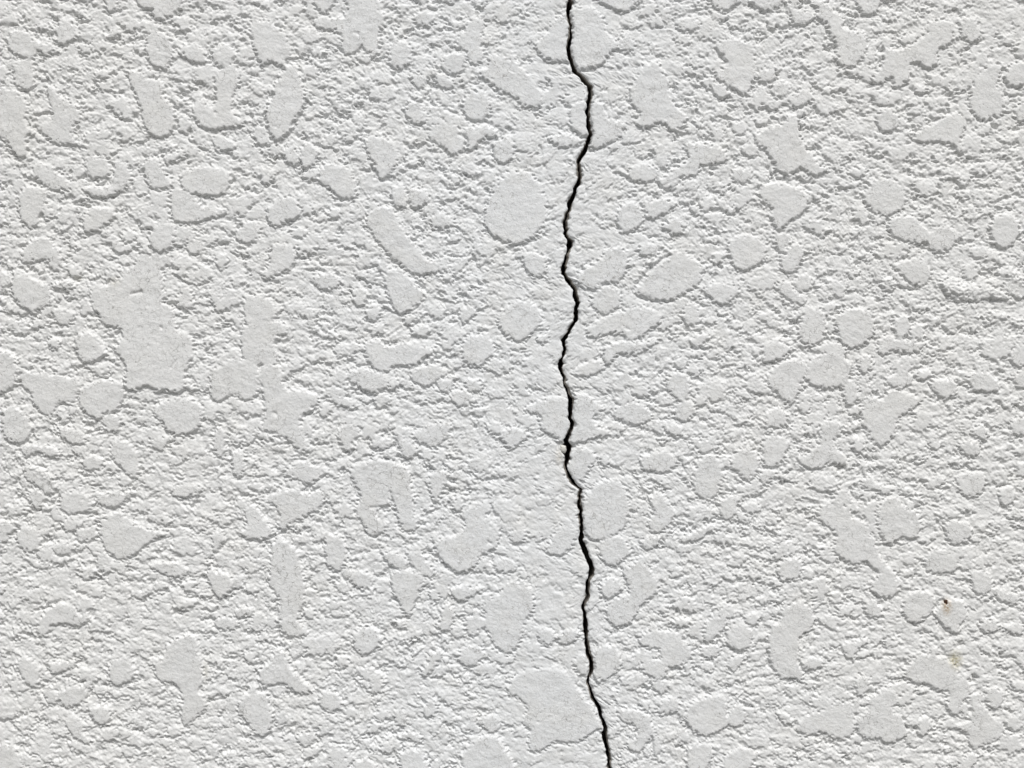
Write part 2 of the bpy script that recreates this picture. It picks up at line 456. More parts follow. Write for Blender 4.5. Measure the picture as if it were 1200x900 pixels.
def mth(t, op, a, b=None):
    n = t.nodes.new('ShaderNodeMath'); n.operation = op
    for k, v in enumerate((a, b)):
        if v is None: continue
        if isinstance(v, (int, float)): n.inputs[k].default_value = v
        else: t.links.new(v, n.inputs[k])
    return n.outputs[0]

def mix(t, fac, a, b, blend='MIX'):
    n = t.nodes.new('ShaderNodeMix'); n.data_type = 'RGBA'; n.blend_type = blend
    for k, v in ((0, fac), (6, a), (7, b)):
        if isinstance(v, (int, float)): n.inputs[k].default_value = v
        elif isinstance(v, tuple): n.inputs[k].default_value = (*v, 1)
        else: t.links.new(v, n.inputs[k])
    return n.outputs[2]

def blob(t, vec, cx, cz, rx, rz):
    # soft spot of dirt at a place on the wall
    s = t.nodes.new('ShaderNodeVectorMath'); s.operation = 'SUBTRACT'; t.links.new(vec, s.inputs[0]); s.inputs[1].default_value = (cx, 0, cz)
    d = t.nodes.new('ShaderNodeVectorMath'); d.operation = 'MULTIPLY'; t.links.new(s.outputs[0], d.inputs[0]); d.inputs[1].default_value = (1 / rx, 0, 1 / rz)
    l = t.nodes.new('ShaderNodeVectorMath'); l.operation = 'LENGTH'; t.links.new(d.outputs[0], l.inputs[0])
    r = t.nodes.new('ShaderNodeMapRange'); t.links.new(l.outputs['Value'], r.inputs[0])
    r.inputs[1].default_value = 1.0; r.inputs[2].default_value = 0.2; r.inputs[3].default_value = 0; r.inputs[4].default_value = 1
    return r.outputs[0]

def wx(px): return (px - 600) * PX
def wz(py): return ZC + (450 - py) * PX

def plaster_material(name, craze):
    m, t, p = new_mat(name)
    tc = t.nodes.new('ShaderNodeTexCoord').outputs['Object']
    # paint colour: slightly uneven off-white, a little warmer in some clouds
    cloud = noise(t, tc, 9, 3)
    col = mix(t, cloud, (0.778, 0.786, 0.786), (0.812, 0.814, 0.808))
    warm = noise(t, tc, 45, 4, 0.6)
    # lens colour shift put into the paint tone: a touch cooler along the crack
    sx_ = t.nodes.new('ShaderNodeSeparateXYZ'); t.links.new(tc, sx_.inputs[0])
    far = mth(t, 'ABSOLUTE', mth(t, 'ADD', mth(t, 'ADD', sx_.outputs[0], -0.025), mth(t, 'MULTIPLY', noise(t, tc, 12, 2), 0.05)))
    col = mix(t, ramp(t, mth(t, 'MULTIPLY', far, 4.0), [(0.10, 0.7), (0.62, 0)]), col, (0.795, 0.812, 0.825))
    col = mix(t, ramp(t, mth(t, 'MULTIPLY', far, 4.0), [(0.60, 0), (1.0, 0.3)]), col, (0.785, 0.778, 0.752))  # lens fall-off painted in: warmer and slightly darker towards both sides
    col = mix(t, ramp(t, warm, [(0.46, 0), (0.76, 0.45)]), col, (0.77, 0.764, 0.735))
    grime = noise(t, tc, 420, 4, 0.7)
    col = mix(t, ramp(t, grime, [(0.53, 0), (0.72, 0.36)]), col, (0.60, 0.595, 0.575))
    # pin holes and specks of dirt
    spk = t.nodes.new('ShaderNodeTexVoronoi'); spk.inputs['Scale'].default_value = 330; t.links.new(tc, spk.inputs['Vector'])
    sm = mth(t, 'MULTIPLY', ramp(t, spk.outputs['Distance'], [(0.09, 1), (0.20, 0)]), ramp(t, noise(t, tc, 150, 2), [(0.5, 0), (0.62, 1)]))
    col = mix(t, mth(t, 'MULTIPLY', sm, 0.5), col, (0.30, 0.29, 0.27))
    # hairline crazing of the paint film
    wv = t.nodes.new('ShaderNodeTexNoise'); wv.inputs['Scale'].default_value = 300; wv.inputs['Detail'].default_value = 3; t.links.new(tc, wv.inputs['Vector'])
    ad = t.nodes.new('ShaderNodeVectorMath'); ad.operation = 'MULTIPLY_ADD'
    t.links.new(wv.outputs['Color'], ad.inputs[0]); ad.inputs[1].default_value = (0.0035,) * 3; t.links.new(tc, ad.inputs[2])
    vo = t.nodes.new('ShaderNodeTexVoronoi'); vo.feature = 'DISTANCE_TO_EDGE'; vo.inputs['Scale'].default_value = 330
    t.links.new(ad.outputs[0], vo.inputs['Vector'])
    hair = ramp(t, vo.outputs['Distance'], [(0.01, 1), (0.06, 0)])
    hm = mth(t, 'MULTIPLY', hair, ramp(t, noise(t, tc, 42, 3), [(0.40, 0.25), (0.62, 1)]))
    hm = mth(t, 'MULTIPLY', mth(t, 'MULTIPLY', hm, ramp(t, noise(t, tc, 380, 2), [(0.42, 0), (0.6, 1)])), craze)
    col = mix(t, hm, col, (0.34, 0.335, 0.32))
    # rust run below the rust spot, lichen-coloured stain lower down, dirt in the chip by the crack
    n1 = ramp(t, noise(t, tc, 900, 3), [(0.35, 0.25), (0.6, 1)])
    col = mix(t, mth(t, 'MULTIPLY', mth(t, 'MULTIPLY', blob(t, tc, wx(1109.5), wz(711), 8 * PX, 13 * PX), n1), 0.95), col, (0.42, 0.31, 0.19))
    col = mix(t, mth(t, 'MULTIPLY', mth(t, 'MULTIPLY', blob(t, tc, wx(1120), wz(774), 11 * PX, 15 * PX), n1), 0.9), col, (0.46, 0.42, 0.27))
    for sx, sy, ra, rb in ((134, 330, 11, 9), (91, 326, 8, 5), (241, 786, 5, 16), (30, 150, 40, 60)):
        col = mix(t, mth(t, 'MULTIPLY', mth(t, 'MULTIPLY', blob(t, tc, wx(sx), wz(sy), ra * PX, rb * PX), n1), 0.35 if ra < 30 else 0.12), col, (0.56, 0.53, 0.43))
    col = mix(t, mth(t, 'MULTIPLY', mth(t, 'MULTIPLY', blob(t, tc, wx(655), wz(535), 7 * PX, 16 * PX), n1), 0.5), col, (0.60, 0.55, 0.46))
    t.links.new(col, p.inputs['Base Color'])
    p.inputs['Roughness'].default_value = 0.62
    p.inputs['Specular IOR Level'].default_value = 0.35
    b = t.nodes.new('ShaderNodeBump'); b.inputs['Strength'].default_value = 1.0; b.inputs['Distance'].default_value = 1.0
    h1 = mth(t, 'MULTIPLY', noise(t, tc, 760, 4, 0.65), 0.00024 if craze < 0.5 else 0.00036)
    h2 = mth(t, 'ADD', mth(t, 'MULTIPLY', hm, -0.00008), mth(t, 'MULTIPLY', noise(t, tc, 1700, 2, 0.6), 0.00010))
    h3 = mth(t, 'MULTIPLY', sm, -0.00012)
    t.links.new(mth(t, 'ADD', mth(t, 'ADD', h1, h2), h3), b.inputs['Height'])
    t.links.new(b.outputs[0], p.inputs['Normal'])
    return m

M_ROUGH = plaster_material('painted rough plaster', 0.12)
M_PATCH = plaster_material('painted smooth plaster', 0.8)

def simple_mat(name, c1, c2, scale, bump=0.0003, rough=0.85):
    m, t, p = new_mat(name)
    tc = t.nodes.new('ShaderNodeTexCoord').outputs['Object']
    n = noise(t, tc, scale, 5, 0.65)
    t.links.new(mix(t, n, c1, c2), p.inputs['Base Color']); p.inputs['Roughness'].default_value = rough
    b = t.nodes.new('ShaderNodeBump'); b.inputs['Distance'].default_value = bump; t.links.new(n, b.inputs['Height']); t.links.new(b.outputs[0], p.inputs['Normal'])
    return m
M_MORTAR = simple_mat('broken mortar', (0.16, 0.145, 0.125), (0.42, 0.39, 0.35), 900)
M_RUST = simple_mat('rust', (0.025, 0.012, 0.006), (0.10, 0.045, 0.02), 3000)
M_CHIP = simple_mat('bare plaster', (0.62, 0.60, 0.55), (0.80, 0.79, 0.75), 900)
M_CONC = simple_mat('concrete paving', (0.14, 0.14, 0.135), (0.20, 0.198, 0.19), 14, 0.002)

# ---------------------------------------------------------------- helpers
def link(o, parent=None):
    S.collection.objects.link(o)
    if parent: o.parent = parent
    return o

def fast_mesh(name, verts, quads, mat, parent=None, normals=None, smooth=True):
    me = bpy.data.meshes.new(name)
    nv, nf = len(verts), len(quads)
    me.vertices.add(nv); me.vertices.foreach_set('co', np.asarray(verts, np.float32).ravel())
    me.loops.add(nf * 4); me.loops.foreach_set('vertex_index', np.asarray(quads, np.int32).ravel())
    me.polygons.add(nf)
    me.polygons.foreach_set('loop_start', np.arange(0, nf * 4, 4, dtype=np.int32))
    me.polygons.foreach_set('use_smooth', np.full(nf, smooth, bool))
    me.update(calc_edges=True)
    if normals is not None:
        me.normals_split_custom_set_from_vertices(np.asarray(normals, np.float32).tolist() if nv < 20000 else np.asarray(normals, np.float32))
    me.materials.append(mat)
    return link(bpy.data.objects.new(name, me), parent)

# ---------------------------------------------------------------- the wall's relief, in pixels of the photograph
rng = np.random.default_rng(11)
STEP = 1.08
MX, MY = 44, 40                                    # margin of full detail round the frame
cx = np.arange(-MX, 1200 + MX + 1e-6, STEP); cy = np.arange(-MY, 900 + MY + 1e-6, STEP)
XSPLIT = 668.0
NXC, NYC = len(cx), len(cy)

def grid_noise(lx, ly, angle=0.0, seed=0, band=0.6):
    # tiling band-passed noise with wavelengths about lx by ly pixels, unit variance
    r = np.random.default_rng(seed)
    n = r.standard_normal((NYC, NXC)).astype(np.float32)
    fy = np.fft.fftfreq(NYC, STEP)[:, None]; fx = np.fft.rfftfreq(NXC, STEP)[None, :]
    c, s = math.cos(angle), math.sin(angle)
    q = np.sqrt(((fx * c + fy * s) * lx) ** 2 + ((-fx * s + fy * c) * ly) ** 2)
    g = np.exp(-(np.log(np.maximum(q, 1e-6)) / band) ** 2 / 2)
    f = np.fft.irfft2(np.fft.rfft2(n) * g, s=(NYC, NXC)).astype(np.float32)
    return f / f.std()

def sstep(a, b, x):
    t = np.clip((x - a) / (b - a), 0, 1); return t * t * (3 - 2 * t)

def catmull(pts, n=4):
    p = np.array(pts, float); o = []
    for k in range(len(p)):
        p0, p1, p2, p3 = p[k - 1], p[k], p[(k + 1) % len(p)], p[(k + 2) % len(p)]
        for t in np.arange(n) / n:
            o.append(0.5 * ((2 * p1) + (p2 - p0) * t + (2 * p0 - 5 * p1 + 4 * p2 - p3) * t * t + (3 * p1 - p0 - 3 * p2 + p3) * t ** 3))
    return np.array(o)

def poly_sdf(P, X, Y):
    # signed distance, positive inside
    A = P; B = np.roll(P, -1, 0)
    d2 = np.full(X.shape, 1e12); ins = np.zeros(X.shape, bool)
    for (ax, ay), (bx, by) in zip(A, B):
        ex, ey = bx - ax, by - ay; wx_, wy_ = X - ax, Y - ay
        t = np.clip((wx_ * ex + wy_ * ey) / (ex * ex + ey * ey + 1e-9), 0, 1)
        d2 = np.minimum(d2, (wx_ - t * ex) ** 2 + (wy_ - t * ey) ** 2)
        c = ((ay > Y) != (by > Y)) & (X < (bx - ax) * (Y - ay) / (by - ay + 1e-12) + ax)
        ins ^= c
    d = np.sqrt(d2); return np.where(ins, d, -d)

# crack centre line as a function of height in the picture
cr = []
for (ox, oy), s in sorted(CRACK.items(), key=lambda k: k[0][1]):
    for q in s.split():
        a, b = q.split(','); cr.append((ox + float(a) / 4, oy + float(b) / 4))
cr = np.array(cr)
r2 = np.random.default_rng(5)
def walk(y0, x0, sgn, n=170):
    o = []; x, y = x0, y0
    for _ in range(n):
        y += sgn * r2.uniform(9, 22); x += r2.normal(0, 6) + (668 - x) * 0.05; o.append((x, y))
    return o
cr = np.array(walk(0, cr[0][0], -1)[::-1] + cr.tolist() + walk(900, cr[-1][0], 1))
def noise1(y, lam, seed):
    r = np.random.default_rng(seed); k = r.standard_normal(8000); u = (y + 3200) / lam; i = np.floor(u).astype(int); f = u - i
    return k[i % 8000] * (1 - f) + k[(i + 1) % 8000] * f
def crack_edges(y):
    c = np.interp(y, cr[:, 1], cr[:, 0]) + 0.65 * noise1(y, 6, 7)
    w = 5.6 + 0.8 * noise1(y, 34, 1) + 0.35 * noise1(y, 9, 2)
    w = w + 1.0 * np.exp(-((y - 95) / 14) ** 2)
    l = c - w / 2 + 0.6 * noise1(y, 7, 3) + 0.42 * noise1(y, 2.4, 4)
    r = c + w / 2 + 0.6 * noise1(y, 7, 5) + 0.42 * noise1(y, 2.4, 6)
    # the bite out of the left side below the middle, with a loose chip in it
    l = l - 5.0 * sstep(519, 521.5, y) * (1 - sstep(529, 536, y))
    return l, np.maximum(r, l + 1.8)

# ---- rough coat: overlapping sprayed flakes, thicker at their lower edge where they sagged
GX, GY = np.meshgrid(cx, cy)
wob = [grid_noise(26, 18, 0.2, 21), grid_noise(26, 18, -0.2, 22), grid_noise(9, 6, 0, 23), grid_noise(9, 6, 0, 24), grid_noise(4.5, 3.5, 0, 25), grid_noise(4.5, 3.5, 0, 26)]
WX = GX + 1.6 * wob[0] + 1.7 * wob[2] + 0.2 * wob[4]
WY = GY + 1.3 * wob[1] + 1.5 * wob[3] + 0.2 * wob[5]
big = grid_noise(90, 60, 0, 31)
H = (0.9 + 0.22 * big + 0.25 * grid_noise(30, 16, 0.15, 32)).astype(np.float32)
NB = 12500
bx = rng.uniform(-MX - 5, 1200 + MX + 5, NB); by = rng.uniform(-MY - 5, 900 + MY + 5, NB)
size = np.exp(rng.normal(math.log(5.3), 0.52, NB)); size = np.clip(size, 2.6, 18)
order = np.argsort(-size + rng.normal(0, 3.5, NB))
asp = rng.uniform(0.42, 0.95, NB); ang = rng.normal(0.25, 0.6, NB) * np.where(rng.random(NB) < 0.45, -1, 1)
grv = 0.4 + 2.0 * rng.random(NB) ** 1.6
lev = rng.uniform(0.35, 1.0, NB)
for k in order:
    rx = size[k] * 1.15; ry = size[k] * asp[k]
    R = rx + 5
    c0 = max(int((bx[k] - R + MX) / STEP), 0); c1 = min(int((bx[k] + R + MX) / STEP) + 2, NXC)
    r0 = max(int((by[k] - R + MY) / STEP), 0); r1 = min(int((by[k] + R + MY) / STEP) + 2, NYC)
    if c1 - c0 < 2 or r1 - r0 < 2: continue
    dx = WX[r0:r1, c0:c1] - bx[k]; dy = WY[r0:r1, c0:c1] - by[k]
    c, s = math.cos(ang[k]), math.sin(ang[k])
    u = (dx * c + dy * s) / rx; v = (-dx * s + dy * c) / ry
    q = np.sqrt(u * u + v * v)
    e = (1 - q) * ry                                   # about the distance to the rim
    sag = np.clip(dy / ry, -1, 1)                      # +1 at the lower rim
    side = np.clip(-dx / rx, -1, 1)
    wdt = 0.9 + 2.6 * np.clip(0.45 - 0.75 * sag - 0.25 * side, 0, 1) * ry / 4
    pr = sstep(0, 1, e / wdt)
    sub = H[r0:r1, c0:c1]
    top = lev[k] * (1.15 + 0.08 * size[k]) * (0.72 + 0.40 * sag + 0.10 * side)
    hc = H[min(max(int((by[k] + MY) / STEP), 0), NYC - 1), min(max(int((bx[k] + MX) / STEP), 0), NXC - 1)]
    tgt = 0.62 * hc + 0.12 + top * 1.15 + 0.25 * sub
    rise = np.maximum(tgt - sub, 0.0)
    under = np.exp(-(((q - 1) * ry - 0.7) / 0.9) ** 2) * np.clip(sag * 1.4 + 0.25 * side, 0, 1) * np.clip(rise * 1.2, 0, 1.4) * 1.4 * grv[k]
    H[r0:r1, c0:c1] = sub + rise * pr - under
# knocked back with the trowel: tops flattened softly
H = (H - np.median(H)) / (np.percentile(H, 90) - np.percentile(H, 10)) * 3.1 + 1.6
lid = 3.0 + 0.25 * big
H = np.where(H > lid, lid + (H - lid) * 0.18, H)
fine = 0.10 * grid_noise(9, 5.5, 0.12, 41) + 0.08 * grid_noise(3.8, 2.8, 0, 42)
rid = 1 - np.abs(grid_noise(13, 7.5, 0.25, 43)); H = H + fine + 0.13 * rid
# thin creases where the wet coat wrinkled as it sagged
m1 = sstep(-0.5, 0.5, grid_noise(38, 26, 0, 46)); m2 = sstep(-0.3, 0.7, grid_noise(30, 22, 0, 47))
n1_, n2_ = grid_noise(15, 8.5, 0.22, 44), grid_noise(11, 8, -0.5, 45)
H = H - 1.2 * np.exp(-(n1_ / 0.16) ** 2) * (0.25 + 0.75 * m1) - 0.9 * np.exp(-(n2_ / 0.17) ** 2) * m2 + 0.22 * sstep(0, 0.8, n1_) + 0.15 * sstep(0, 0.8, n2_)
# many small half-flattened tops, each a little tilted, merging with their neighbours
fr = np.random.default_rng(8)
for _ in range(650):
    fx, fy, fs = fr.uniform(-40, 1240), fr.uniform(-36, 936), fr.uniform(4.0, 9.5)
    a_, asp_ = fr.normal(0.3, 0.8), fr.uniform(0.5, 0.95); R_ = fs * 1.3 + 4
    c0, c1 = max(int((fx - R_ + MX) / STEP), 0), min(int((fx + R_ + MX) / STEP), NXC); r0, r1 = max(int((fy - R_ + MY) / STEP), 0), min(int((fy + R_ + MY) / STEP), NYC)
    dx, dy = WX[r0:r1, c0:c1] - fx, WY[r0:r1, c0:c1] - fy
    u, v = (dx * math.cos(a_) + dy * math.sin(a_)) / fs, (-dx * math.sin(a_) + dy * math.cos(a_)) / (fs * asp_)
    q = np.sqrt(u * u + v * v); e = (1 - q) * fs * asp_; lw = np.clip(dy / fs, -1, 1)
    p_ = sstep(0, 1, e / (1.2 + 1.6 * np.clip(0.4 - lw, 0, 1.4))); sub = H[r0:r1, c0:c1]
    pl = np.percentile(sub, 72) + fr.normal(0.1, 0.2) + 0.02 * dy
    H[r0:r1, c0:c1] = sub * (1 - p_) + (pl + (sub - pl) * 0.12) * p_ - 1.1 * np.exp(-((e + 0.8) / 0.9) ** 2) * np.clip(lw * 1.3, 0, 1)
H0 = H.astype(np.float32)

# ---- the working grid: full detail in the middle, opening out towards the wall's ends; split along the crack
nl = int((XSPLIT + MX) / STEP); nr = int((1200 + MX - XSPLIT) / STEP)
XL = np.linspace(-MX, XSPLIT, nl); XR = np.linspace(XSPLIT, 1200 + MX, nr)
Y1 = cy.copy()
NL = len(XL); NX = NL + len(XR); NY = len(Y1)
X0 = np.concatenate([XL, XR])
el, er = crack_edges(Y1)
fall = np.exp(-np.abs(X0 - XSPLIT) / 90)
shift = np.where((np.arange(NX) < NL)[None, :], (el - XSPLIT)[:, None], (er - XSPLIT)[:, None])
X = X0[None, :] + shift * fall[None, :]
Y = np.repeat(Y1[:, None], NX, 1)
def reflect(i, n):
    i = np.abs(i); p = 2 * (n - 1); i = i % p; return np.where(i >= n, p - i, i)
def sample(F, X, Y):
    u = (X + MX) / STEP; v = (Y + MY) / STEP
    i = np.floor(u).astype(int); j = np.floor(v).astype(int); fu = (u - i).astype(np.float32); fv = (v - j).astype(np.float32)
    i0, i1, j0, j1 = reflect(i, NXC), reflect(i + 1, NXC), reflect(j, NYC), reflect(j + 1, NYC)
    return (F[j0, i0] * (1 - fu) + F[j0, i1] * fu) * (1 - fv) + (F[j1, i0] * (1 - fu) + F[j1, i1] * fu) * fv
H = sample(H0, X, Y)
JX = sample(1.35 * wob[2] + 0.12 * wob[4], X, Y); JY = sample(1.35 * wob[3] + 0.12 * wob[5], X, Y)
UND = sample(grid_noise(40, 30, 0, 51), X, Y); UND2 = sample(grid_noise(9, 7, 0, 52), X, Y)

DRAG = sample(0.04 * grid_noise(34, 3.6, 0.35, 53) + 0.05 * np.minimum(grid_noise(12, 8, 0, 54), 0), X, Y)
# the coat was sealed and brushed out along the crack: the relief is softer there
band = np.exp(-((X - 655) / 70) ** 2) * (0.45 + 0.35 * sstep(250, 650, Y)) + 0.30 * np.exp(-((X - 720) / 60) ** 2) * (1 - sstep(380, 520, Y))
band = 0.85 * np.clip(band, 0, 0.62)
H = H * (1 - band) + (1.9 + 0.25 * UND) * band

# ---- flattened patches, traced
polys = []
for (ox, oy), s in TILES.items():
    for line in s.strip().splitlines():
        polys.append(np.array([[ox + float(a) / 4, oy + float(b) / 4] for a, b in (q.split(',') for q in line.split())]))
def area(P): x, y = P.T; return 0.5 * abs(np.dot(x, np.roll(y, -1)) - np.dot(y, np.roll(x, -1)))
polys.sort(key=lambda P: -area(P))
ID = np.full((NY, NX), -1, np.int32)
BEST = np.zeros((NY, NX), np.float32)
pr_rng = np.random.default_rng(77)
HP = H.copy(); SP = np.zeros_like(H)
for n, P in enumerate(polys):
    P = catmull(P)
    x0, y0 = P.min(0) - 10; x1, y1 = P.max(0) + 10
    if x1 < X0[0] or y1 < Y1[0]: continue
    r0, r1 = np.searchsorted(Y1, [y0, y1]); 
    c0 = np.searchsorted(XL, x0 - 30); c1 = NL + np.searchsorted(XR, x1 + 30) if x1 + 30 > XSPLIT else np.searchsorted(XL, x1 + 30)
    if c0 >= NL: c0 = NL + np.searchsorted(XR, x0 - 30)
    xs, ys = X[r0:r1, c0:c1], Y[r0:r1, c0:c1]
    d = poly_sdf(P, xs + JX[r0:r1, c0:c1], ys + JY[r0:r1, c0:c1])
    # outward direction of the rim: the slope is gentle above, nearly a step below and to the left
    gy = np.gradient(d, axis=0) / np.gradient(ys, axis=0)
    gx = np.gradient(d, axis=1) / np.where(np.abs(np.gradient(xs, axis=1)) < 0.1, STEP, np.gradient(xs, axis=1))
    g = np.sqrt(gx ** 2 + gy ** 2) + 1e-6
    low = np.clip(-gy / g * 0.95 + gx / g * 0.28, -1, 1)      # +1 on the lower rim
    wd = 1.5 + 3.6 * np.clip(0.35 - low, 0, 1)
    off = 0.3 + 1.8 * np.clip(0.35 - low, 0, 1)
    s = sstep(0, 1, (d + off) / wd)
    small = np.clip(math.sqrt(area(P)) / 25, 0.45, 1)
    lvl = 3.5 + pr_rng.normal(0, 0.28) - 0.7 * (1 - small)
    tx, ty = pr_rng.normal(0, 0.006), pr_rng.normal(0.007, 0.006)
    mxy = P.mean(0)
    top = lvl + tx * (xs - mxy[0]) + ty * (ys - mxy[1]) + 0.13 * UND[r0:r1, c0:c1] + 0.07 * UND2[r0:r1, c0:c1] + DRAG[r0:r1, c0:c1]
    top = top - 0.25 * np.clip(1 - d / 4, 0, 1) * np.clip(low, 0, 1)           # rolled lower rim
    sub = HP[r0:r1, c0:c1]; ss = SP[r0:r1, c0:c1]
    cap = lvl - 0.3 - 1.8 * np.clip(low, 0, 1) * np.exp(-np.clip(-d, 0, 50) / 6.0)     # the coat is pressed down below the lower rim
    sub = np.where((d < 1) & (ss < 0.5), np.where(sub > cap, cap + (sub - cap) * 0.3, sub), sub)
    # a shallow trough just outside the lower rim, where the trowelled lip stands off the coat
    moat = np.exp(-((d + 0.9 + 0.2 * UND2[r0:r1, c0:c1]) / 1.05) ** 2) * np.clip(low * 1.25 + 0.12, 0, 1) * (1 - ss)
    new = sub * (1 - s) + top * s - 2.7 * moat * (1 - s)
    HP[r0:r1, c0:c1] = np.where((ss > 0.6) & (s > 0.02), np.maximum(new, sub * 0.0 + new), new)
    SP[r0:r1, c0:c1] = np.maximum(ss, s)
    take = (s > BEST[r0:r1, c0:c1]) & (s > 0.12)
    if n < 300:
        ID[r0:r1, c0:c1][take] = n; BEST[r0:r1, c0:c1][take] = s[take]
H = HP

# the egg-shaped patch right of the crack lies sunk below the ridge on its upper left; lumpy ridges at the far right
def ridge(x0, y0, x1, y1, w, h):
    ex, ey = x1 - x0, y1 - y0; t = np.clip(((X - x0) * ex + (Y - y0) * ey) / (ex * ex + ey * ey), 0, 1)
    ddx, ddy = X - x0 - t * ex + 2 * JX, Y - y0 - t * ey + 2 * JY
    ww = np.where(ddy > 0, 0.42 * w, w)                     # steep below, long above
    return h * np.exp(-(ddx ** 2 + ddy ** 2) / ww ** 2)
for a in [(744, 330, 784, 297, 5, 2.1), (1102, 334, 1126, 346, 9, 2.7), (1126, 342, 1140, 345, 8, 1.6), (1146, 336, 1186, 350, 11, 1.6), (1112, 366, 1136, 358, 6, 2.0), (1040, 331, 1046, 334, 5, 2.4), (1180, 322, 1200, 330, 9, 2.4), (1165, 372, 1196, 380, 7, 2.0),
          (62, 336, 84, 334, 4, 1.8), (92, 338, 104, 336, 4, 1.6), (1058, 575, 1075, 584, 4, 1.5), (30, 545, 60, 562, 5, 1.6), (20, 72, 24, 108, 4, 0.8), (488, 116, 500, 120, 5, 1.2), (215, 622, 236, 636, 4, 1.4)]:
    H = H + ridge(*a)
# little pinholes left in the trowelled tops
for _ in range(520):
    px_, py_ = pr_rng.uniform(-30, 1230), pr_rng.uniform(-30, 930)
    r0, r1 = np.searchsorted(Y1, [py_ - 4, py_ + 4]); side = px_ < XSPLIT
    cc0 = int(np.argmin(np.abs(X[r0, :] - px_))); c0, c1 = max(cc0 - 5, 0), min(cc0 + 6, NX)
    if SP[r0 + 3, cc0] < 0.95: continue
    w = pr_rng.uniform(0.7, 1.25); dd = ((X[r0:r1, c0:c1] - px_) / (w * pr_rng.uniform(1, 1.8))) ** 2 + ((Y[r0:r1, c0:c1] - py_) / w) ** 2
    H[r0:r1, c0:c1] -= pr_rng.uniform(0.4, 1.3) * np.exp(-dd)
# small pits and dents pressed into the patches, and trowel scratches
def seg_d(x0, y0, x1, y1):
    ex, ey = x1 - x0, y1 - y0; t = np.clip(((X - x0) * ex + (Y - y0) * ey) / (ex * ex + ey * ey), 0, 1)
    return np.sqrt((X - x0 - t * ex + 0.4 * JX) ** 2 + (Y - y0 - t * ey + 0.4 * JY) ** 2)
for (x0, y0, x1, y1, w, dep) in [(153, 344, 166, 342, 1.6, 2.6), (537.5, 158, 545, 160.5, 1.4, 2.4), (545.5, 161, 546, 165, 1.2, 2.2), (844, 64, 850, 74, 1.7, 2.4), (572, 635, 575, 637, 1.5, 2),
        (457, 577, 460, 592, 1.6, 2.2), (434, 595, 456, 593, 1.3, 1.6), (188, 382, 190, 385, 1.2, 2), (734, 385, 736, 386, 1.4, 1.8), (252, 131, 253, 133, 1.2, 2), (782, 509, 784, 511, 1.2, 2.2),
        (320, 483, 323, 486, 1.3, 1.8), (498, 302, 500, 303, 1.2, 1.8), (172, 91, 187, 93, 1.3, 1.3), (416, 38, 420, 40, 1.2, 1.6), (205, 425, 200, 431, 1.1, 1.2),
        (640, 548, 644, 556, 1.0, 0.8), (1134, 785, 1126, 782, 1.4, 1.3), (654.5, 521, 654.5, 529, 0.8, 2.4), (669, 523, 675, 524.2, 0.9, 2.6), (747, 332, 764, 313, 2.0, 3.6), (764, 313, 784, 299, 1.8, 3.2), (1104, 340, 1112, 350, 1.6, 1.0), (1158, 352, 1166, 353, 1.8, 1.2), (702, 81, 713, 79, 1.0, 1.2)]:
    d = seg_d(x0, y0, x1, y1); H = H - dep * np.exp(-(d / w) ** 2)
for (x0, y0, x1, y1, w, dep) in [(963, 104, 992, 84, 0.9, 1.1), (172, 535, 193, 556, 0.9, 1.0), (195, 574, 226, 603, 0.9, 1.2), (970, 574, 1008, 560, 1.1, 1.3), (1068, 195, 1092, 180, 0.9, 0.8), (240, 805, 262, 777, 0.9, 1.3),
        (447, 400, 470, 384, 1.3, 1.1), (505, 345, 540, 318, 1.2, 1.0), (740, 240, 800, 205, 0.8, 0.5), (150, 790, 196, 772, 0.8, 0.5)]:
    d = seg_d(x0, y0, x1, y1); H = H - dep * np.exp(-(d / w) ** 2) + 0.5 * dep * np.exp(-((d - 2.6) / 1.3) ** 2)

# the weathered paint film rounds every sharp arris a little
for ax in (0, 1):
    for a, b in ((0, NL), (NL, NX)):
        Q = np.pad(H[:, a:b], 1, mode='edge')
        H[:, a:b] = 0.70 * H[:, a:b] + 0.15 * ((Q[:-2, 1:-1] + Q[2:, 1:-1]) if ax == 0 else (Q[1:-1, :-2] + Q[1:-1, 2:]))

HNOLIP = H.copy()
# lip of the crack, worn and slightly broken back
dc = np.where((np.arange(NX) < NL)[None, :], el[:, None] - X, X - er[:, None])
lipw = np.where((np.arange(NX) < NL)[None, :], (0.7 + 0.9 * np.clip(noise1(Y1, 9, 9), 0, 2))[:, None], (0.9 + 1.1 * np.clip(noise1(Y1, 12, 10), 0, 2))[:, None])
H = H - 1.9 * np.exp(-np.maximum(dc, 0) / lipw)
for _ in range(150):                                 # grains and flakes lost from both lips
    yy = pr_rng.uniform(-40, 940); sd = pr_rng.random() < 0.4; r0, r1 = np.searchsorted(Y1, [yy - 9, yy + 9]); rm = (r0 + r1) // 2
    xe_ = (el if sd else er)[rm]; c0, c1 = (NL - 10, NL) if sd else (NL, NL + 10)
    rx_, ry_ = pr_rng.uniform(1.0, 3.0), pr_rng.uniform(1.0, 3.6)
    dd = ((X[r0:r1, c0:c1] - xe_) / rx_) ** 2 + ((Y[r0:r1, c0:c1] - yy) / ry_) ** 2
    H[r0:r1, c0:c1] -= pr_rng.uniform(0.8, 2.4) * sstep(1.6, 0.5, dd)

# ---- normals of the whole relief, so that the cut pieces shade as one surface
dHy = np.gradient(H, axis=0) / np.gradient(Y1)[:, None]
dHx = np.empty_like(H)
for a, b in ((0, NL), (NL, NX)):
    dHx[:, a:b] = np.gradient(H[:, a:b], axis=1) / np.maximum(np.gradient(X[:, a:b], axis=1), 0.3)
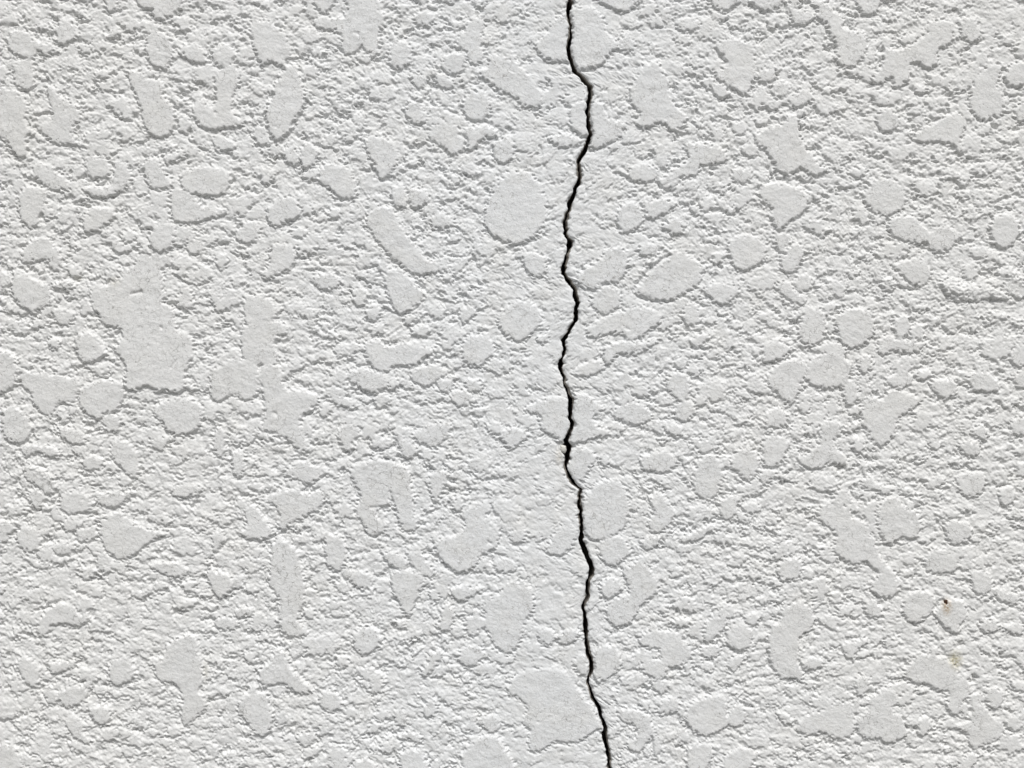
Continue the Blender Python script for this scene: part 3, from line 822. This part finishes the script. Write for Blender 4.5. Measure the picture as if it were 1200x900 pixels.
# X itself leans with the rows: correct the vertical slope for it
dXy = np.gradient(X, axis=0) / np.gradient(Y1)[:, None]
dHy = dHy - dHx * dXy
N = np.stack([-dHx, -np.ones_like(H), dHy], -1)
N /= np.linalg.norm(N, axis=-1, keepdims=True)
V = np.stack([(X - 600) * PX, -H * PX, ZC + (450 - Y) * PX], -1)

# ---------------------------------------------------------------- the wall
wall = bpy.data.objects.new('stucco_wall', None); link(wall)
wall['label'] = 'white sprayed and trowelled stucco wall split by a thin dark vertical crack'
wall['category'] = 'wall'; wall['kind'] = 'thing'

# faces: rows r..r+1, columns c..c+1, none across the crack
idx = np.arange(NY * NX).reshape(NY, NX)
fid = ID[:-1, :-1].copy()
for o in (ID[1:, :-1], ID[:-1, 1:], ID[1:, 1:]):
    fid = np.where(o == fid, fid, -1)
valid = np.ones_like(fid, bool); valid[:, NL - 1] = False
def quads_of(mask):
    r, c = np.nonzero(mask)
    q = np.stack([idx[r, c], idx[r + 1, c], idx[r + 1, c + 1], idx[r, c + 1]], 1)
    h = H.ravel()[q]                                 # fold each quad along its flatter diagonal, so slanting rims stay clean
    turn = np.abs(h[:, 0] - h[:, 2]) > np.abs(h[:, 1] - h[:, 3])
    q[turn] = np.roll(q[turn], -1, axis=1)
    return q
def compact(q):
    u, inv = np.unique(q.ravel(), return_inverse=True); return u, inv.reshape(q.shape)
Vf, Nf = V.reshape(-1, 3), N.reshape(-1, 3)
SKIN = 0.0022
def cut_piece(mask, name, mat, depth):
    q = quads_of(mask); u, qi = compact(q)
    v, n = Vf[u], Nf[u]
    # turn the open rim back into the coat, so that the piece has its thickness
    e = np.concatenate([qi[:, [0, 1]], qi[:, [1, 2]], qi[:, [2, 3]], qi[:, [3, 0]]])
    key = np.sort(e, 1); k = key[:, 0].astype(np.int64) * len(u) + key[:, 1]
    uq, first, cnt = np.unique(k, return_index=True, return_counts=True)
    be = e[first[cnt == 1]]
    bv, binv = np.unique(be.ravel(), return_inverse=True); binv = binv.reshape(be.shape)
    back = v[bv].copy(); back[:, 1] = depth
    nv = len(v)
    sk = np.stack([be[:, 1], be[:, 0], nv + binv[:, 0], nv + binv[:, 1]], 1)
    return fast_mesh(name, np.concatenate([v, back]), np.concatenate([qi, sk]), mat, wall, np.concatenate([n, n[bv]]))

rough = cut_piece(valid & (fid < 0), 'rough_plaster', M_ROUGH, SKIN)
rough['kind'] = 'stuff'

# the same coat carried on round the framed part, in a wider mesh, out to the ends of the wall
def opening(n, dist, s0):
    lo, hi = 1.0, 1.6
    for _ in range(60):
        g = (lo + hi) / 2; tot = s0 * sum(g ** k for k in range(1, n + 1))
        lo, hi = (g, hi) if tot < dist else (lo, g)
    return np.cumsum([s0 * g ** k for k in range(1, n + 1)])
WS = 3.1
F = HNOLIP.copy()
for _ in range(1):
    Q = np.pad(F, 1, mode='edge'); F = (F + Q[:-2, 1:-1] + Q[2:, 1:-1] + Q[1:-1, :-2] + Q[1:-1, 2:]) / 5
kx0, kx1, ky0, ky1 = -MX, 1200 + MX, Y1[0], Y1[-1]
ox_l = np.linspace(kx0, XSPLIT, int((XSPLIT - kx0) / WS)); ox_r = np.linspace(XSPLIT, kx1, int((kx1 - XSPLIT) / WS))
ax = np.arange(1, 170) * WS; far_x = opening(22, 1750, WS * 1.2)
PXL = np.concatenate([(kx0 - ax[-1] - far_x)[::-1], (kx0 - ax)[::-1], ox_l]); PXR = np.concatenate([ox_r, kx1 + ax, kx1 + ax[-1] + far_x])
ay = np.arange(1, 135) * WS; up = opening(22, 1900, WS * 1.2); dn = opening(22, 2799 - ky1 - ay[-1], WS * 1.2)
PY = np.concatenate([(ky0 - ay[-1] - up)[::-1], (ky0 - ay)[::-1], np.linspace(ky0, ky1, int((ky1 - ky0) / WS)), ky1 + ay, ky1 + ay[-1] + dn])
PNL = len(PXL); PX0 = np.concatenate([PXL, PXR]); PNX, PNY = len(PX0), len(PY)
pel, per = crack_edges(PY)
pleft = (np.arange(PNX) < PNL)[None, :]
PXX = PX0[None, :] + np.where(pleft, (pel - XSPLIT)[:, None], (per - XSPLIT)[:, None]) * np.exp(-np.abs(PX0 - XSPLIT) / 90)[None, :]
PYY = np.repeat(PY[:, None], PNX, 1)
def fold(v, a, b):
    t = np.mod(v - a, 2 * (b - a)); return a + np.where(t > b - a, 2 * (b - a) - t, t)
fx = np.where(PX0 < kx0, fold(PX0, kx0, 560), np.where(PX0 > kx1, fold(PX0, 780, kx1), PX0))
ci = np.where(np.arange(PNX) < PNL, np.interp(fx, XL, np.arange(NL)), NL + np.interp(fx, XR, np.arange(NX - NL)))
ri = np.interp(fold(PY, ky0, ky1), Y1, np.arange(NY))
c_0 = np.floor(ci).astype(int); c_1 = np.where(c_0 == NL - 1, c_0, np.minimum(c_0 + 1, NX - 1)); fc = (ci - c_0)[None, :]
r_0 = np.floor(ri).astype(int); r_1 = np.minimum(r_0 + 1, NY - 1); fr_ = (ri - r_0)[:, None]
PH = (F[r_0][:, c_0] * (1 - fc) + F[r_0][:, c_1] * fc) * (1 - fr_) + (F[r_1][:, c_0] * (1 - fc) + F[r_1][:, c_1] * fc) * fr_
dist = np.maximum(np.maximum(kx0 - ax[-1] - PXX, PXX - kx1 - ax[-1]), np.maximum(ky0 - ay[-1] - PYY, PYY - ky1 - ay[-1]))
PH = PH + (2.4 - PH) * sstep(-160, 30, dist)
pdc = np.where(pleft, pel[:, None] - PXX, PXX - per[:, None])
PH = PH - 1.9 * np.exp(-np.maximum(pdc, 0) / 1.2)
PV = np.stack([(PXX - 600) * PX, -PH * PX, ZC + (450 - PYY) * PX], -1)
keep = np.ones((PNY - 1, PNX - 1), bool); keep[:, PNL - 1] = False
yc, xc = (PY[:-1] + PY[1:]) / 2, (PX0[:-1] + PX0[1:]) / 2
keep &= ~(((yc > ky0) & (yc < ky1))[:, None] & ((xc > kx0) & (xc < kx1))[None, :])
pidx = np.arange(PNY * PNX).reshape(PNY, PNX); pr_, pc_ = np.nonzero(keep)
pq = np.stack([pidx[pr_, pc_], pidx[pr_ + 1, pc_], pidx[pr_ + 1, pc_ + 1], pidx[pr_, pc_ + 1]], 1)
pu, pqi = compact(pq)
fast_mesh('rough_plaster', PV.reshape(-1, 3)[pu], pqi, M_ROUGH, wall)['kind'] = 'stuff'
areas = [(n, fid == n) for n in range(300)]
made = 0
rows_any = {}
rr, cc = np.nonzero((fid >= 0) & valid)
ids = fid[rr, cc]; o = np.argsort(ids, kind='stable'); rr, cc, ids = rr[o], cc[o], ids[o]
st = np.searchsorted(ids, np.arange(301))
for n in range(300):
    a, b = st[n], st[n + 1]
    if b - a < 12: continue
    m = np.zeros_like(valid); m[rr[a:b], cc[a:b]] = True
    cut_piece(m, 'plaster_patch', M_PATCH, SKIN); made += 1


# the broken faces inside the crack and its far end
def crack_side(edge_col, sgn, X, H, Y1):
    deps = np.array([0, 1.2, 2.8, 6, 20, 42, 66.0]); rows = len(Y1)
    vs = []
    jr = [np.zeros(rows)] + [noise1(Y1, 4 + 3 * k, 60 + k + (10 if sgn > 0 else 0)) * min(0.35 + 0.12 * k, 0.8) for k in range(1, len(deps))]
    xe = X[:, edge_col]; he = H[:, edge_col]
    for k, dp in enumerate(deps):
        ledge = np.clip(noise1(Y1, 17, 90 + (1 if sgn > 0 else 0)) + (0.25 if sgn > 0 else -0.2), 0, 1.3) * 1.5      # where the break runs in at a slant its face shows
        x = xe + sgn * (jr[k] * 0.45 - ledge * min(k, 3) / 3)
        y = -he * PX if k == 0 else np.full(rows, dp * PX)
        vs.append(np.stack([(x - 600) * PX, y, ZC + (450 - Y1) * PX], 1))
    return np.stack(vs, 1)
cv, cq, base = [], [], 0
top_rows, low_rows = np.nonzero(PY <= ky0 + 1e-6)[0], np.nonzero(PY >= ky1 - 1e-6)[0]
for XX, HH, YY, e in ((X, H, Y1, NL), (PXX[top_rows], PH[top_rows], PY[top_rows], PNL), (PXX[low_rows], PH[low_rows], PY[low_rows], PNL)):
    prof = np.concatenate([crack_side(e - 1, -1, XX, HH, YY), crack_side(e, 1, XX, HH, YY)[:, ::-1]], 1); K = prof.shape[1]
    ix = base + np.arange(len(YY) * K).reshape(len(YY), K); base += len(YY) * K
    cv.append(prof.reshape(-1, 3)); cq.append(np.stack([ix[:-1, :-1], ix[1:, :-1], ix[1:, 1:], ix[:-1, 1:]], -1).reshape(-1, 4))
fast_mesh('crack', np.concatenate(cv), np.concatenate(cq), M_MORTAR, wall, smooth=False)

# loose chip of plaster wedged in the bite on the left of the crack
def lump(name, pts, y0, y1, mat, seed, jitter=0.35):
    r = np.random.default_rng(seed); n = len(pts); P = np.array(pts, float)
    c = P.mean(0); rings = [(1.0, y0), (1.0, y0 + (y1 - y0) * 0.6), (0.82, y0 + (y1 - y0) * 0.9), (0.45, y1)]
    v = []
    for f, h in rings:
        for p in P: qx, qy = c + (p - c) * f + r.normal(0, jitter * 0.4, 2); v.append((wx(qx), -(h + r.normal(0, jitter * 0.5)) * PX, wz(qy)))
    v.append((wx(c[0]), -(y1 + 0.1) * PX, wz(c[1])))
    f = [tuple(range(n))]
    for k in range(3):
        for j in range(n): f.append((k * n + j, k * n + (j + 1) % n, (k + 1) * n + (j + 1) % n, (k + 1) * n + j))
    f += [(3 * n + j, 3 * n + (j + 1) % n, 4 * n) for j in range(n)]
    me = bpy.data.meshes.new(name); me.from_pydata(v, [], f); me.update(); me.materials.append(mat)
    import bmesh
    b = bmesh.new(); b.from_mesh(me); bmesh.ops.recalc_face_normals(b, faces=b.faces); b.to_mesh(me); b.free()
    return link(bpy.data.objects.new(name, me), wall)
lump('plaster_chip', [(656, 520.5), (659.5, 521.5), (663.5, 523), (664, 528), (662.8, 531.5), (660.5, 531), (657, 529.5), (655.6, 526)], -6, 2.6, M_CHIP, 3)
hr = H[np.searchsorted(Y1, 707), NL + np.searchsorted(XR, 1109)]
lump('rust_spot', [(1106.4, 706.5), (1107.2, 703.6), (1109.6, 702.7), (1112, 704.2), (1112.6, 707.6), (1110.8, 710.6), (1108.0, 710.2)], hr - 2.5, hr + 0.5, M_RUST, 9, 0.5)

# masonry behind the plaster
def box(name, x0, x1, y0, y1, z0, z1, mat, parent):
    v = [(x, y, z) for x in (x0, x1) for y in (y0, y1) for z in (z0, z1)]
    f = [(0, 1, 3, 2), (4, 6, 7, 5), (0, 4, 5, 1), (2, 3, 7, 6), (0, 2, 6, 4), (1, 5, 7, 3)]
    me = bpy.data.meshes.new(name); me.from_pydata(v, [], f); me.update(); me.materials.append(mat)
    return link(bpy.data.objects.new(name, me), parent)
XA, XB = (PX0[0] - 600) * PX, (PX0[-1] - 600) * PX; ZT = ZC + (450 - PY[0]) * PX
box('masonry', XA, XB, 0.035, 0.20, 0.0, ZT, M_CONC, wall)
box('plaster_edge', XA, XA + 0.02, 0.0023, 0.034, 0.0, ZT, M_CHIP, wall)
box('plaster_edge', XB - 0.02, XB, 0.0023, 0.034, 0.0, ZT, M_CHIP, wall)

# ---------------------------------------------------------------- the pavement in front of the wall
me = bpy.data.meshes.new('ground')
n = 40; g = np.linspace(-60, 60, n)
gv = [(x, y, -0.004) for y in g for x in g]; gf = [(r * n + c, r * n + c + 1, (r + 1) * n + c + 1, (r + 1) * n + c) for r in range(n - 1) for c in range(n - 1)]
me.from_pydata(gv, [], gf); me.update(); me.materials.append(M_CONC)
gr = link(bpy.data.objects.new('ground', me)); gr['kind'] = 'structure'
